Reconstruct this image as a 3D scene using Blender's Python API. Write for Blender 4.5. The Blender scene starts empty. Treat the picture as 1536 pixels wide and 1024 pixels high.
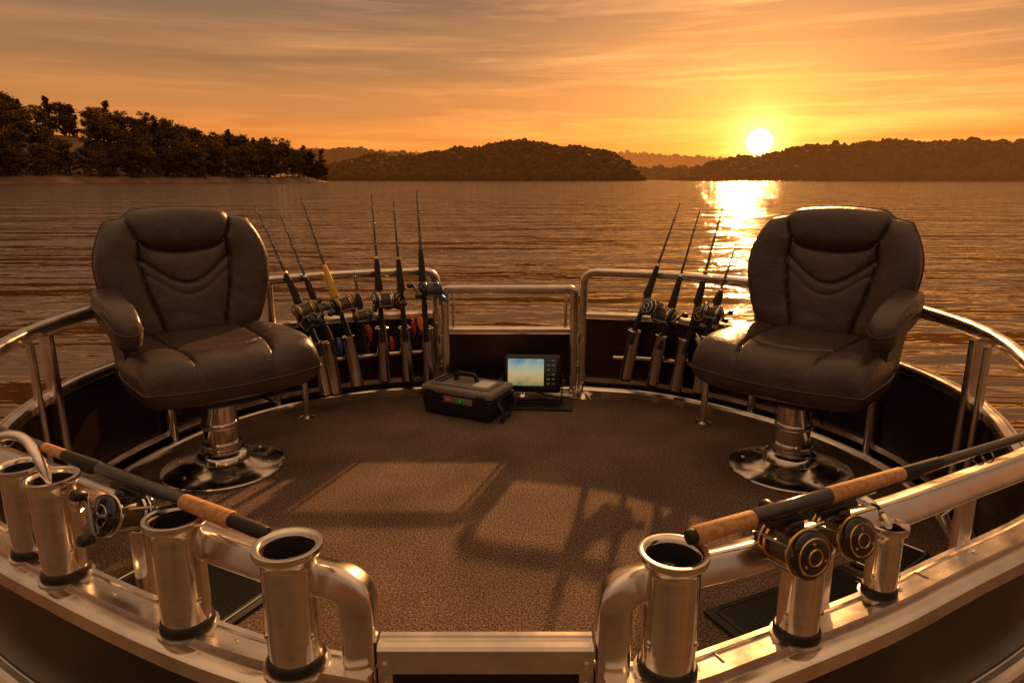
import bpy, bmesh, math, random
import numpy as np
from mathutils import Vector, Matrix
random.seed(7); np.random.seed(7)
R=math.radians
scene=bpy.context.scene
scene.view_settings.view_transform='Standard'
scene.view_settings.look='None'
scene.view_settings.exposure=0
AZ=R(19.2)
SUNV=Vector((math.sin(AZ)*math.cos(R(2.75)),math.cos(AZ)*math.cos(R(2.75)),math.sin(R(2.75))))

# ---------------------------------------------------------------- materials
def newmat(name):
    m=bpy.data.materials.new(name); m.use_nodes=True
    nt=m.node_tree; b=nt.nodes['Principled BSDF']
    return m,nt,b
def mat(name,col,rough=.5,metal=0.,nscale=0,namt=.15,bscale=0,bstr=.2,bdist=.001,coat=0,rvar=0,col2=None,stretch=None):
    m,nt,b=newmat(name)
    b.inputs['Base Color'].default_value=(*col,1)
    b.inputs['Roughness'].default_value=rough
    b.inputs['Metallic'].default_value=metal
    b.inputs['Coat Weight'].default_value=coat
    tc=nt.nodes.new('ShaderNodeTexCoord'); src=tc.outputs['Object']
    if stretch:
        mp=nt.nodes.new('ShaderNodeMapping'); mp.inputs['Scale'].default_value=stretch
        nt.links.new(src,mp.inputs[0]); src=mp.outputs[0]
    if nscale:
        n=nt.nodes.new('ShaderNodeTexNoise'); n.inputs['Scale'].default_value=nscale; n.inputs['Detail'].default_value=3
        nt.links.new(src,n.inputs['Vector'])
        r=nt.nodes.new('ShaderNodeValToRGB')
        c2=col2 if col2 else tuple(c*(1+namt) for c in col)
        c1=col if col2 else tuple(c*(1-namt) for c in col)
        r.color_ramp.elements[0].position=.35; r.color_ramp.elements[1].position=.65
        r.color_ramp.elements[0].color=(*c1,1); r.color_ramp.elements[1].color=(*c2,1)
        nt.links.new(n.outputs[0],r.inputs[0]); nt.links.new(r.outputs[0],b.inputs['Base Color'])
        if rvar:
            mr=nt.nodes.new('ShaderNodeMapRange'); mr.inputs[1].default_value=.3; mr.inputs[2].default_value=.7
            mr.inputs[3].default_value=max(0,rough-rvar); mr.inputs[4].default_value=rough+rvar
            nt.links.new(n.outputs[0],mr.inputs[0]); nt.links.new(mr.outputs[0],b.inputs['Roughness'])
    if bscale:
        n=nt.nodes.new('ShaderNodeTexNoise'); n.inputs['Scale'].default_value=bscale; n.inputs['Detail'].default_value=2
        nt.links.new(src,n.inputs['Vector'])
        bp=nt.nodes.new('ShaderNodeBump'); bp.inputs['Strength'].default_value=bstr; bp.inputs['Distance'].default_value=bdist
        nt.links.new(n.outputs[0],bp.inputs['Height']); nt.links.new(bp.outputs[0],b.inputs['Normal'])
    return m
ALU=mat('brushed_aluminium',(.82,.75,.66),.22,1,nscale=11,namt=.10,rvar=.08)
CHR=mat('polished_steel',(.86,.80,.72),.11,1,nscale=14,namt=.06,rvar=.05)
CUP=mat('brushed_steel',(.82,.75,.66),.16,1,nscale=16,namt=.06,rvar=.05,stretch=(1,1,5))
PANEL=mat('dark_panel',(.024,.015,.010),.22,.35,nscale=3,namt=.3,rvar=.08,bscale=4,bstr=.15,bdist=.01)
BLACK=mat('black_plastic',(.014,.013,.013),.38,0,bscale=500,bstr=.15,bdist=.0003)
GLOSS=mat('gloss_black',(.012,.011,.012),.14,0,coat=.6)
RUB=mat('rubber',(.010,.010,.010),.6)
EVA=mat('eva_foam',(.018,.017,.017),.75,bscale=700,bstr=.3,bdist=.0004)
GOLD=mat('gold_anodised',(.82,.50,.13),.2,1,nscale=40,namt=.1)
GREY=mat('gunmetal',(.30,.29,.28),.25,.9)
YEL=mat('yellow_grip',(.68,.42,.05),.5,nscale=60,namt=.2)
RED=mat('red_anodised',(.55,.04,.02),.3,.4)
BLUE=mat('blue_anodised',(.03,.16,.42),.3,.4)
ORG=mat('orange_lure',(.8,.22,.03),.35,nscale=90,namt=.4)
LINE=mat('line_spool',(.10,.075,.045),.4,.3,bscale=900,bstr=.4,bdist=.0004)
CORK=mat('cork_grip',(.40,.19,.07),.7,nscale=130,col2=(.62,.33,.13),bscale=260,bstr=.4,bdist=.0008)
BLANK=mat('rod_blank',(.035,.022,.016),.2,0,coat=.7)
GBOX=mat('grey_plastic',(.19,.17,.16),.45,nscale=30,namt=.1,bscale=400,bstr=.2,bdist=.0003)
REDL=mat('label_red',(.6,.03,.02),.4); GRNL=mat('label_green',(.05,.4,.08),.4); WHT=mat('label_white',(.75,.75,.72),.4)

def leather():
    m,nt,b=newmat('leather')
    tc=nt.nodes.new('ShaderNodeTexCoord')
    n=nt.nodes.new('ShaderNodeTexNoise'); n.inputs['Scale'].default_value=6; n.inputs['Detail'].default_value=5
    nt.links.new(tc.outputs['Object'],n.inputs['Vector'])
    r=nt.nodes.new('ShaderNodeValToRGB'); r.color_ramp.elements[0].position=.3; r.color_ramp.elements[1].position=.7
    r.color_ramp.elements[0].color=(.042,.027,.024,1); r.color_ramp.elements[1].color=(.066,.043,.037,1)
    nt.links.new(n.outputs[0],r.inputs[0]); nt.links.new(r.outputs[0],b.inputs['Base Color'])
    mr=nt.nodes.new('ShaderNodeMapRange'); mr.inputs[3].default_value=.30; mr.inputs[4].default_value=.42
    nt.links.new(n.outputs[0],mr.inputs[0]); nt.links.new(mr.outputs[0],b.inputs['Roughness'])
    b.inputs['Specular IOR Level'].default_value=.55
    v=nt.nodes.new('ShaderNodeTexVoronoi'); v.inputs['Scale'].default_value=380
    nt.links.new(tc.outputs['Object'],v.inputs['Vector'])
    n2=nt.nodes.new('ShaderNodeTexNoise'); n2.inputs['Scale'].default_value=12; n2.inputs['Detail'].default_value=4
    nt.links.new(tc.outputs['Object'],n2.inputs['Vector'])
    b1=nt.nodes.new('ShaderNodeBump'); b1.inputs['Strength'].default_value=.35; b1.inputs['Distance'].default_value=.0007
    b2=nt.nodes.new('ShaderNodeBump'); b2.inputs['Strength'].default_value=.6; b2.inputs['Distance'].default_value=.014
    nt.links.new(v.outputs['Distance'],b1.inputs['Height']); nt.links.new(n2.outputs[0],b2.inputs['Height'])
    nt.links.new(b2.outputs[0],b1.inputs['Normal']); nt.links.new(b1.outputs[0],b.inputs['Normal'])
    return m
LEA=leather()

def carpet_mat():
    m,nt,b=newmat('marine_carpet')
    tc=nt.nodes.new('ShaderNodeTexCoord')
    n=nt.nodes.new('ShaderNodeTexNoise'); n.inputs['Scale'].default_value=160; n.inputs['Detail'].default_value=4; n.inputs['Roughness'].default_value=.85
    nt.links.new(tc.outputs['Object'],n.inputs['Vector'])
    r=nt.nodes.new('ShaderNodeValToRGB'); e=r.color_ramp.elements
    e[0].position=.41; e[0].color=(.026,.017,.014,1); e[1].position=.61; e[1].color=(.40,.27,.195,1)
    x=e.new(.5); x.color=(.120,.082,.064,1)
    nt.links.new(n.outputs[0],r.inputs[0])
    n2=nt.nodes.new('ShaderNodeTexNoise'); n2.inputs['Scale'].default_value=3.0; n2.inputs['Detail'].default_value=6
    nt.links.new(tc.outputs['Object'],n2.inputs['Vector'])
    mr=nt.nodes.new('ShaderNodeMapRange'); mr.inputs[1].default_value=.3; mr.inputs[2].default_value=.7; mr.inputs[3].default_value=.70; mr.inputs[4].default_value=1.2
    nt.links.new(n2.outputs[0],mr.inputs[0])
    mx=nt.nodes.new('ShaderNodeVectorMath'); mx.operation='SCALE'
    nt.links.new(r.outputs[0],mx.inputs[0]); nt.links.new(mr.outputs[0],mx.inputs['Scale'])
    nt.links.new(mx.outputs[0],b.inputs['Base Color'])
    b.inputs['Roughness'].default_value=.95; b.inputs['Specular IOR Level'].default_value=.2
    bp=nt.nodes.new('ShaderNodeBump'); bp.inputs['Strength'].default_value=.9; bp.inputs['Distance'].default_value=.005
    nt.links.new(n.outputs[0],bp.inputs['Height']); nt.links.new(bp.outputs[0],b.inputs['Normal'])
    return m
CARPET=carpet_mat()

# ---------------------------------------------------------------- builders
def grp(name,loc=(0,0,0),rz=0,M=None):
    e=bpy.data.objects.new(name,None); scene.collection.objects.link(e)
    M=M if M is not None else Matrix.Translation(loc)@Matrix.Rotation(rz,4,'Z')
    e.matrix_basis=M; e.empty_display_size=.1
    return e
def obj(name,g,m,parent=None,M=None,sharp=35,smooth=True):
    vs,fs=g
    vs=[Vector(v) for v in vs]
    if M is not None: vs=[M@v for v in vs]
    me=bpy.data.meshes.new(name); me.from_pydata([tuple(v) for v in vs],[],[tuple(f) for f in fs])
    bm=bmesh.new(); bm.from_mesh(me); bmesh.ops.remove_doubles(bm,verts=bm.verts,dist=1e-6)
    bmesh.ops.recalc_face_normals(bm,faces=bm.faces); bm.to_mesh(me); bm.free()
    me.materials.append(m)
    if smooth:
        me.polygons.foreach_set('use_smooth',[True]*len(me.polygons))
        me.set_sharp_from_angle(angle=R(sharp))
    o=bpy.data.objects.new(name,me); scene.collection.objects.link(o)
    if parent is not None: o.parent=parent
    return o
def join(*gs):
    V=[];F=[]
    for vs,fs in gs:
        k=len(V); V+=[Vector(v) for v in vs]; F+=[tuple(i+k for i in f) for f in fs]
    return V,F
def xf(g,M): return [M@Vector(v) for v in g[0]],g[1]
def lathe(prof,n=40):
    V=[];F=[]
    for r,z in prof:
        for i in range(n):
            a=2*math.pi*i/n; V.append((r*math.cos(a),r*math.sin(a),z))
    for j in range(len(prof)-1):
        for i in range(n):
            a=j*n+i;b=j*n+(i+1)%n; F.append((a,b,b+n,a+n))
    if prof[0][0]>1e-5: F.append(tuple(range(n))[::-1])
    if prof[-1][0]>1e-5: k=(len(prof)-1)*n; F.append(tuple(range(k,k+n)))
    return V,F
def lathe_open(prof,n=40):
    V,F=lathe(prof,n); return V,[f for f in F if len(f)==4]
def tube(path,r,n=14,rw=None,p=2.0,up=Vector((0,0,1)),caps=True):
    P=[Vector(q) for q in path]; N=len(P)
    rs=r if isinstance(r,(list,tuple)) else [r]*N
    T=[]
    for i in range(N):
        a=P[max(i-1,0)];b=P[min(i+1,N-1)]; T.append((b-a).normalized())
    u=up if abs(T[0].dot(up))<.95 else Vector((0,1,0))
    lat=T[0].cross(u).normalized()
    V=[];F=[]
    for i in range(N):
        lat=(lat-T[i]*lat.dot(T[i])).normalized(); v=lat.cross(T[i]).normalized()
        for j in range(n):
            a=2*math.pi*(j+.5)/n; c,s=math.cos(a),math.sin(a)
            cx=math.copysign(abs(c)**(2/p),c); sy=math.copysign(abs(s)**(2/p),s)
            w=(rw if rw else 1.0)
            V.append(P[i]+lat*cx*rs[i]*w+v*sy*rs[i])
        if i:
            for j in range(n):
                a=(i-1)*n+j;b=(i-1)*n+(j+1)%n; F.append((a,b,b+n,a+n))
    if caps: F.append(tuple(range(n))[::-1]); F.append(tuple(range((N-1)*n,N*n)))
    return V,F
def sweep(path,prof,caps=True):
    P=[Vector(q) for q in path]; N=len(P); n=len(prof); V=[];F=[]
    for i in range(N):
        t0=(P[i]-P[i-1]).normalized() if i else (P[1]-P[0]).normalized()
        t1=(P[i+1]-P[i]).normalized() if i<N-1 else t0
        t=(t0+t1).normalized(); lat=t.cross(Vector((0,0,1))).normalized()
        k=1/max(.5,t.dot(t1))
        for a,b in prof: V.append(P[i]+lat*a*k+Vector((0,0,b)))
        if i:
            for j in range(n):
                a=(i-1)*n+j;b=(i-1)*n+(j+1)%n; F.append((a,b,b+n,a+n))
    if caps: F.append(tuple(range(n))[::-1]); F.append(tuple(range((N-1)*n,N*n)))
    return V,F
def catm(pts,k=8):
    P=[Vector(p) for p in pts]; out=[]
    Q=[2*P[0]-P[1]]+P+[2*P[-1]-P[-2]]
    for i in range(1,len(Q)-2):
        for j in range(k):
            t=j/k; a,b,c,d=Q[i-1],Q[i],Q[i+1],Q[i+2]
            out.append(.5*((2*b)+(c-a)*t+(2*a-5*b+4*c-d)*t*t+(3*b-a-3*c+d)*t**3))
    out.append(P[-1]); return out
def fillet(pts,rad,k=8):
    P=[Vector(p) for p in pts]; out=[P[0]]
    for i in range(1,len(P)-1):
        a,b,c=P[i-1],P[i],P[i+1]; r=rad if not isinstance(rad,(list,tuple)) else rad[i-1]
        r=min(r,(a-b).length*.49,(c-b).length*.49)
        s=b+(a-b).normalized()*r; e=b+(c-b).normalized()*r
        for j in range(k+1):
            t=j/k; out.append(s*(1-t)**2+b*2*t*(1-t)+e*t*t)
    out.append(P[-1]); return out
def box(c,s,bev=.003,seg=2,M=None,taper=1.0):
    bm=bmesh.new(); bmesh.ops.create_cube(bm,size=1)
    for v in bm.verts:
        k=taper if v.co.z<0 else 1
        v.co=Vector((v.co.x*s[0]*k,v.co.y*s[1]*k,v.co.z*s[2]))
    if bev: bmesh.ops.bevel(bm,geom=bm.edges[:],offset=bev,segments=seg,affect='EDGES',profile=.5)
    bm.verts.index_update()
    V=[v.co+Vector(c) for v in bm.verts]; F=[[v.index for v in f.verts] for f in bm.faces]; bm.free()
    if M is not None: V=[M@v for v in V]
    return V,F
def ring(R0,r,n=24,m=8):
    V=[];F=[]
    for i in range(n):
        a=2*math.pi*i/n
        for j in range(m):
            b=2*math.pi*j/m; V.append(((R0+r*math.cos(b))*math.cos(a),(R0+r*math.cos(b))*math.sin(a),r*math.sin(b)))
    for i in range(n):
        for j in range(m):
            F.append((i*m+j,((i+1)%n)*m+j,((i+1)%n)*m+(j+1)%m,i*m+(j+1)%m))
    return V,F
def frame(o,z,face=Vector((0,1,0)),roll=0):
    z=Vector(z).normalized(); x=face.cross(z).normalized(); y=z.cross(x)
    M=Matrix(((x.x,y.x,z.x,o[0]),(x.y,y.y,z.y,o[1]),(x.z,y.z,z.z,o[2]),(0,0,0,1)))
    return M@Matrix.Rotation(roll,4,'Z')

# ---------------------------------------------------------------- boat structure
L=[(-.45,3.79),(-.80,3.71),(-1.15,3.52),(-1.42,3.22),(-1.58,2.85),(-1.64,2.5),(-1.60,2.15),(-1.48,1.80),(-1.30,1.50)]
Rr=[(.42,3.77),(.78,3.67),(1.13,3.42),(1.42,3.08),(1.58,2.7),(1.60,2.35),(1.53,2.05),(1.40,1.75),(1.28,1.47)]
FL=[(-.215,.90),(-.39,.945),(-.595,1.035),(-.858,1.175),(-1.09,1.31),(-1.30,1.45)]
FR=[(.14,.89),(.25,.895),(.36,.94),(.64,1.075),(.86,1.20),(1.10,1.335),(1.28,1.45)]
def P3(l,z,ins=0):
    out=[]
    pts=catm([(x,y,0) for x,y in l],6)
    for i,p in enumerate(pts):
        a=pts[max(i-1,0)];b=pts[min(i+1,len(pts)-1)]; t=(b-a).normalized(); n=Vector((-t.y,t.x,0))
        if n.dot(Vector((0-p.x,2.4-p.y,0)))<0: n=-n
        q=p+n*ins; out.append(Vector((q.x,q.y,z)))
    return out
boat=grp('pontoon_boat')
outl=[p for p in P3(L,0)]+[p for p in P3(FL,0)][::-1]+P3(FR,0)+P3(Rr,0)[::-1]
n=len(outl)
V=[(p.x,p.y,0) for p in outl]
obj('carpet_deck',(V,[tuple(range(n))]),CARPET,boat,smooth=False)
V=[(p.x*1.01,(p.y-2.4)*1.01+2.4,-.005) for p in outl]+[(p.x*1.01,(p.y-2.4)*1.01+2.4,-.14) for p in outl]
F=[tuple(range(n)),tuple(range(2*n-1,n-1,-1))]+[(i,(i+1)%n,(i+1)%n+n,i+n) for i in range(n)]
obj('deck_frame',(V,F),ALU,boat)
for x in (-.95,.95):
    pr=[(0,0)]+[(.27*math.sin(t*math.pi/2/6),.35*(1-math.cos(t*math.pi/2/6))) for t in range(1,7)]+[(.27,2.2),(.25,2.4),(0,2.5)]
    obj('float',lathe(pr,32),ALU,boat,M=Matrix.Translation((x,1.45,-.42))@Matrix.Rotation(R(-90),4,'X'))
RAILP=[(-.026,-.012),(-.026,.008),(-.020,.016),(-.008,.018),(-.006,.0155),(.006,.0155),(.008,.018),(.020,.016),(.026,.008),(.026,-.012),(.02,-.02),(-.02,-.02)]
SCREWH=[(0,0),(.0055,0),(.0055,.0015),(.003,.003),(0,.003)]
for nm,S,end in (('l',L,(-.425,3.80)),('r',Rr,(.40,3.78))):
    base=P3(S,0)
    obj('side_panel',sweep(base,[(-.006,-.02),(-.006,.445),(.006,.445),(.006,-.02)]),PANEL,boat)
    obj('panel_cap_rail',sweep(P3(S,.458),RAILP),ALU,boat)
    obj('toe_rail',sweep(P3(S,.0,.055),[(-.022,.001),(-.022,.045),(-.016,.052),(.0,.052),(.003,.046),(.013,.046),(.022,.038),(.022,.001)]),ALU,boat)
    obj('lower_trim_rail',sweep(P3(S,.085,.014),[(-.009,-.012),(-.009,.012),(.009,.012),(.009,-.012)]),ALU,boat)
    top=P3(S,.695)
    pth=fillet([(end[0],end[1],0.0),(end[0],end[1],.695),(top[6].x,top[6].y,.695)],.075,10)+top[7:]
    obj('top_rail',tube(pth,.020,16,rw=1.25,p=3.2),ALU,boat,sharp=50)
    last=top[-1]
    obj('rail_end_post',tube([(last.x,last.y,-.02),(last.x,last.y,.7)],.02,14,p=3),ALU,boat)
    ins=P3(S,0,.032)
    for k in ((14,23,34) if nm=='l' else (14,23,33)):
        q=ins[min(k,len(ins)-1)]
        obj('stanchion',tube([(q.x,q.y,0),(q.x,q.y,.68)],.017,14,rw=1.2,p=3.5),ALU,boat)
        obj('stanchion_foot',lathe([(.0,.0),(.038,.0),(.038,.006),(.025,.012),(0,.012)],24),ALU,boat,M=Matrix.Translation((q.x,q.y,.0005)))
        if k>30:
            q2=ins[k+2]
            obj('stanchion_brace',tube(fillet([(q2.x,q2.y,.68),(q2.x,q2.y,.16),(q.x*.985,q.y,.05)],.10),.013,12),ALU,boat)
    toe=P3(S,.0465,.047)
    obj('toe_rail_screws',join(*[xf(lathe(SCREWH,10),Matrix.Translation(toe[k])) for k in range(4,len(toe)-2,5)]),CHR,boat)
for x,y in ((-1.06,3.34),(.965,3.26)):
    obj('short_post',tube(fillet([(x,y,0),(x,y,.33),(x,y+.22,.40)],.06),.017,14),ALU,boat)
    obj('short_post_foot',lathe([(0,0),(.04,0),(.04,.005),(.02,.012),(0,.012)],24),ALU,boat,M=Matrix.Translation((x,y,.001)))
gy=3.745; xa,xb=-.372,.345
obj('rear_gate_frame',tube(fillet([(xa,gy,.015),(xa,gy,.605),(xb,gy,.605),(xb,gy,.015)],.03,6),.018,14,rw=1.3,p=3.5),ALU,boat)
obj('rear_gate_mid_rail',sweep([(xa+.02,gy,.375),(xb-.02,gy,.375)],RAILP),ALU,boat)
obj('rear_gate_sill',sweep([(xa+.02,gy,.03),(xb-.02,gy,.03)],RAILP),ALU,boat)
obj('rear_gate_panel',box(((xa+xb)/2,gy,.205),(xb-xa-.04,.012,.33),.001),PANEL,boat)
obj('rear_gate_threshold',box(((xa+xb)/2,gy-.03,.006),(xb-xa+.12,.14,.01),.002),ALU,boat)
obj('rear_gate_slit_filler',box((xa-.038,gy+.028,.31),(.05,.008,.62),.002),ALU,boat)  # filler strips added to block light slits either side of the gate
obj('rear_gate_slit_filler',box((xb+.038,gy+.028,.31),(.05,.008,.62),.002),ALU,boat)
obj('rear_gate_kick_strip',box(((xa+xb)/2,gy+.03,.02),(xb-xa+.1,.01,.05),.002),PANEL,boat)
obj('rear_gate_inner_upright',join(box((xa+.045,gy,.49),(.016,.016,.2),.003),box((xb-.045,gy,.49),(.016,.016,.2),.003)),ALU,boat)
for z in (.12,.3,.52):
    obj('hinge',lathe([(0,0),(.011,0),(.011,.05),(0,.05)],14),CHR,boat,M=Matrix.Translation((xa-.027,gy-.01,z)))
    obj('hinge',lathe([(0,0),(.011,0),(.011,.05),(0,.05)],14),CHR,boat,M=Matrix.Translation((xb+.027,gy-.01,z)))
for x,y in ((.40,3.66),(.06,3.68)):
    obj('deck_fitting',lathe([(0,0),(.045,0),(.045,.006),(.02,.02),(.012,.03),(0,.03)],24),CHR,boat,M=Matrix.Translation((x,y,.001)))
LOWP=[(-.038,-.018),(-.038,.004),(-.032,.012),(-.022,.012),(-.020,.008),(.006,.008),(.008,.013),(.022,.013),(.025,.006),(.026,-.003),(.040,-.006),(.048,-.012),(.048,-.040),(.038,-.046),(-.02,-.046)]
LOWM=[(-a,b) for a,b in LOWP][::-1]
obj('front_panel',sweep(P3(FL,0),[(-.006,-.1),(-.006,.43),(.006,.43),(.006,-.1)]),PANEL,boat)
obj('front_panel',sweep(P3(FR,0),[(-.006,-.1),(-.006,.43),(.006,.43),(.006,-.1)]),PANEL,boat)
obj('front_cap_rail',sweep(P3(FL,.455),LOWM),ALU,boat,sharp=25)
obj('front_cap_rail',sweep(P3(FR,.455),LOWP),ALU,boat,sharp=25)
for S in (FL,FR):
    obj('outer_trim_rail',sweep(P3(S,.13,-.02),RAILP),ALU,boat)
    obj('front_toe_rail',sweep(P3(S,0,.03),[(-.016,.001),(-.016,.04),(.016,.04),(.016,.001)]),ALU,boat)
    c=P3(S,.4632,.004)
    obj('cap_rail_screws',join(*[xf(lathe(SCREWH,12),Matrix.Translation(c[k])) for k in (4,8,15,20,26) if k<len(c)]),CHR,boat)
    for k in (11,22):
        a=c[k];b=c[k+1]; ang=math.atan2(b.y-a.y,b.x-a.x)
        obj('rail_joint',box((0,0,0),(.0012,.050,.004),.0004,M=Matrix.Translation((a.x,a.y,.4632))@Matrix.Rotation(ang,4,'Z')),GREY,boat)
UL=fillet([(-.236,.930,-.05),(-.236,.930,.595),(-.31,.955,.597),(-.43,1.01,.597),(-.56,1.085,.597),(-.83,1.245,.597),(-1.12,1.40,.597),(-1.32,1.52,.597)],[.11,.05,.05,.05,.05,.05],12)
UR=fillet([(.155,.920,-.05),(.155,.920,.595),(.22,.945,.597),(.37,1.0,.597),(.715,1.165,.597),(1.09,1.37,.597),(1.30,1.50,.597)],[.10,.05,.05,.05,.05],12)
obj('front_top_rail',tube(UL,.027,28,rw=1.0,p=4.5),ALU,boat,sharp=50)
obj('front_top_rail',tube(UR,.027,28,rw=1.0,p=4.5),ALU,boat,sharp=50)
for x,y in ((-.70,1.165),(-1.05,1.36),(.55,1.085),(.93,1.285)):
    obj('rail_support',tube([(x,y,.0),(x,y,.585)],.016,12,p=3),ALU,boat)
for p in (UL[-1],UR[-1]): obj('corner_post',tube([(p.x,p.y,-.02),(p.x,p.y,.61)],.022,12,p=3),ALU,boat)
GP=[(-.02,-.022),(-.02,.014),(-.015,.018),(-.006,.018),(-.004,.014),(.008,.014),(.010,.018),(.02,.017),(.024,.012),(.024,-.006),(.021,-.008),(.021,-.030),(.016,-.036)]
obj('front_gate_rail',sweep([(-.206,.925,.489),(.125,.925,.489)],GP),ALU,boat,sharp=25)
obj('front_gate_panel',box((-.04,.925,.22),(.30,.01,.46),.001),PANEL,boat)
for x in (-.196,.115):
    obj('gate_stile',box((x,.921,.22),(.024,.028,.485),.003),ALU,boat)
    obj('gate_bolt',lathe([(0,0),(.006,0),(.006,.003),(0,.005)],12),CHR,boat,M=Matrix.Translation((x,.9035,.473))@Matrix.Rotation(R(90),4,'X'))
    obj('gate_bolt',lathe([(0,0),(.006,0),(.006,.003),(0,.005)],12),CHR,boat,M=Matrix.Translation((x,.9065,.435))@Matrix.Rotation(R(90),4,'X'))

# ---------------------------------------------------------------- rod holders (front cups)
def cup(x,y,z0,z1,r,handle=None):
    g=grp('rod_holder',(x,y,z0)); h=z1-z0
    pr=[(r*.86,0.012),(r*.88,.02),(r*.90,.05),(r*.90,h-.03),(r*.93,h-.018),(r*1.10,h-.012),(r*1.14,h-.006),(r*1.12,h),(r*.98,h+.001),(r*.86,h-.003),(r*.82,h-.012)]
    obj('cup_wall',lathe_open(pr,64),CUP,g,sharp=60)
    obj('cup_liner',lathe_open([(r*.825,h-.008),(r*.80,h-.014),(r*.79,.04),(.0005,.035)],40),RUB,g)
    obj('cup_base',lathe([(0,.0),(r*1.0,.0),(r*1.0,.010),(r*.93,.016),(0,.016)],40),BLACK,g)
    obj('cup_flange',lathe([(0,-.006),(r*1.12,-.006),(r*1.12,.0),(r*.9,.002),(0,.002)],40),ALU,g)
    obj('cup_bracket',box((0,r+.012,h*.62),(.03,.04,.035),.004),ALU,g)
    obj('cup_screws',join(*[xf(lathe(SCREWH,10),Matrix.Rotation(a,4,'Z')@Matrix.Translation((0,-r*.9,h*.3))@Matrix.Rotation(R(90),4,'X')) for a in (R(60),R(-60))]),CHR,g)
    if handle: obj('cup_hook',tube(fillet([Vector(p) for p in handle],.03,8),.0095,12),CHR,g)
cup(-.336,.922,.467,.670,.046)
cup(-.548,1.013,.467,.668,.044)
cup(-.850,1.165,.467,.668,.042,[(.0,.0,.15),(-.02,.01,.225),(-.07,.045,.265),(-.13,.05,.26),(-.14,.03,.20)])
cup(-.965,1.245,.467,.655,.040)
cup(.238,.905,.467,.668,.046)
cup(.472,.99,.467,.63,.038)
cup(.668,1.105,.467,.605,.031,[(.0,.0,.10),(.0,.0,.14),(-.02,.04,.165),(-.06,.07,.16),(-.07,.07,.12)])

# ---------------------------------------------------------------- reels and rods
def reel(g,M,s=1.0,accent=GOLD,side=1):
    X=Matrix.Rotation(R(90),4,'Y')
    def T(x,y,z): return M@Matrix.Scale(s,4)@Matrix.Translation((x,y,z))
    MS=M@Matrix.Scale(s,4)
    obj('reel_foot',box((0,-.008,0),(.012,.012,.07),.003),BLACK,g,M=MS)
    obj('reel_stem',box((0,-.018,0),(.03,.022,.022),.004),GLOSS,g,M=MS)
    plate=[(0,-.008),(.024,-.008),(.030,-.004),(.031,.0),(.030,.004),(.022,.008),(.010,.010),(0,.010)]
    obj('reel_side_plates',join(xf(lathe(plate,32),Matrix.Translation((.030,-.045,0))@X),xf(lathe([(r,-z) for r,z in plate][::-1],32),Matrix.Translation((-.030,-.045,0))@X)),GLOSS,g,M=MS)
    rg=[xf(ring(.0300,.0018,32,8),Matrix.Translation((x,-.045,0))@X) for x in (.0245,-.0245)]
    rg.append(xf(ring(.017,.0014,28,6),Matrix.Translation((.038*side,-.045,0))@X))
    rg.append(xf(lathe([(0,-.021),(.0275,-.021),(.0265,-.0175),(.024,-.0175),(0,-.0175)],28),Matrix.Translation((0,-.045,0))@X))
    rg.append(xf(lathe([(0,.0175),(.024,.0175),(.0265,.0175),(.0275,.021),(0,.021)],28),Matrix.Translation((0,-.045,0))@X))
    obj('reel_rims',join(*rg),accent,g,M=MS)
    bg=[xf(ring(.0225,.0013,28,6),Matrix.Translation((-.0372*side,-.045,0))@X),xf(ring(.010,.0012,24,6),Matrix.Translation((-.0398*side,-.045,0))@X)]
    for i in range(3):
        bg.append(xf(lathe([(0,0),(.0022,0),(.0018,.0015),(0,.002)],10),Matrix.Translation((-.0385*side,-.045,0))@Matrix.Rotation(R(120*i),4,'X')@Matrix.Translation((0,.0165,0))@Matrix.Rotation(R(-90*side),4,'Y')))
    obj('reel_badge',join(*bg),accent,g,M=MS)
    obj('reel_spool',lathe([(0,-.017),(.0215,-.017),(.0222,0),(.0215,.017),(0,.017)],28),LINE,g,M=T(0,-.045,0)@X)
    bars=[]
    for a in (60,130,230,300):
        a=R(a); bars.append(tube([(-.03,-.045+.0285*math.cos(a),.0285*math.sin(a)),(.03,-.045+.0285*math.cos(a),.0285*math.sin(a))],.0028,8))
    sx=side
    bars+=[box((0,0,0),(.005,.034,.006),.0015,M=Matrix.Translation((.044*sx,-.045,0))@Matrix.Rotation(R(72*i),4,'X')@Matrix.Translation((0,.008,0))) for i in range(5)]
    obj('reel_frame_and_drag',join(*bars),GREY,g,M=MS)
    A=Matrix.Translation((.052*sx,-.045,0))@Matrix.Rotation(R(35),4,'X')
    obj('reel_crank',box((0,0,0),(.004,.07,.010),.0015,M=A),GREY,g,M=MS)
    obj('reel_knobs',join(*[xf(lathe([(0,0),(.006,0),(.0085,.006),(.0095,.014),(.007,.020),(0,.021)],16),A@Matrix.Translation((0,q,0))@Matrix.Rotation(R(90*sx),4,'Y')) for q in (.033,-.033)]),BLACK,g,M=MS)
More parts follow.
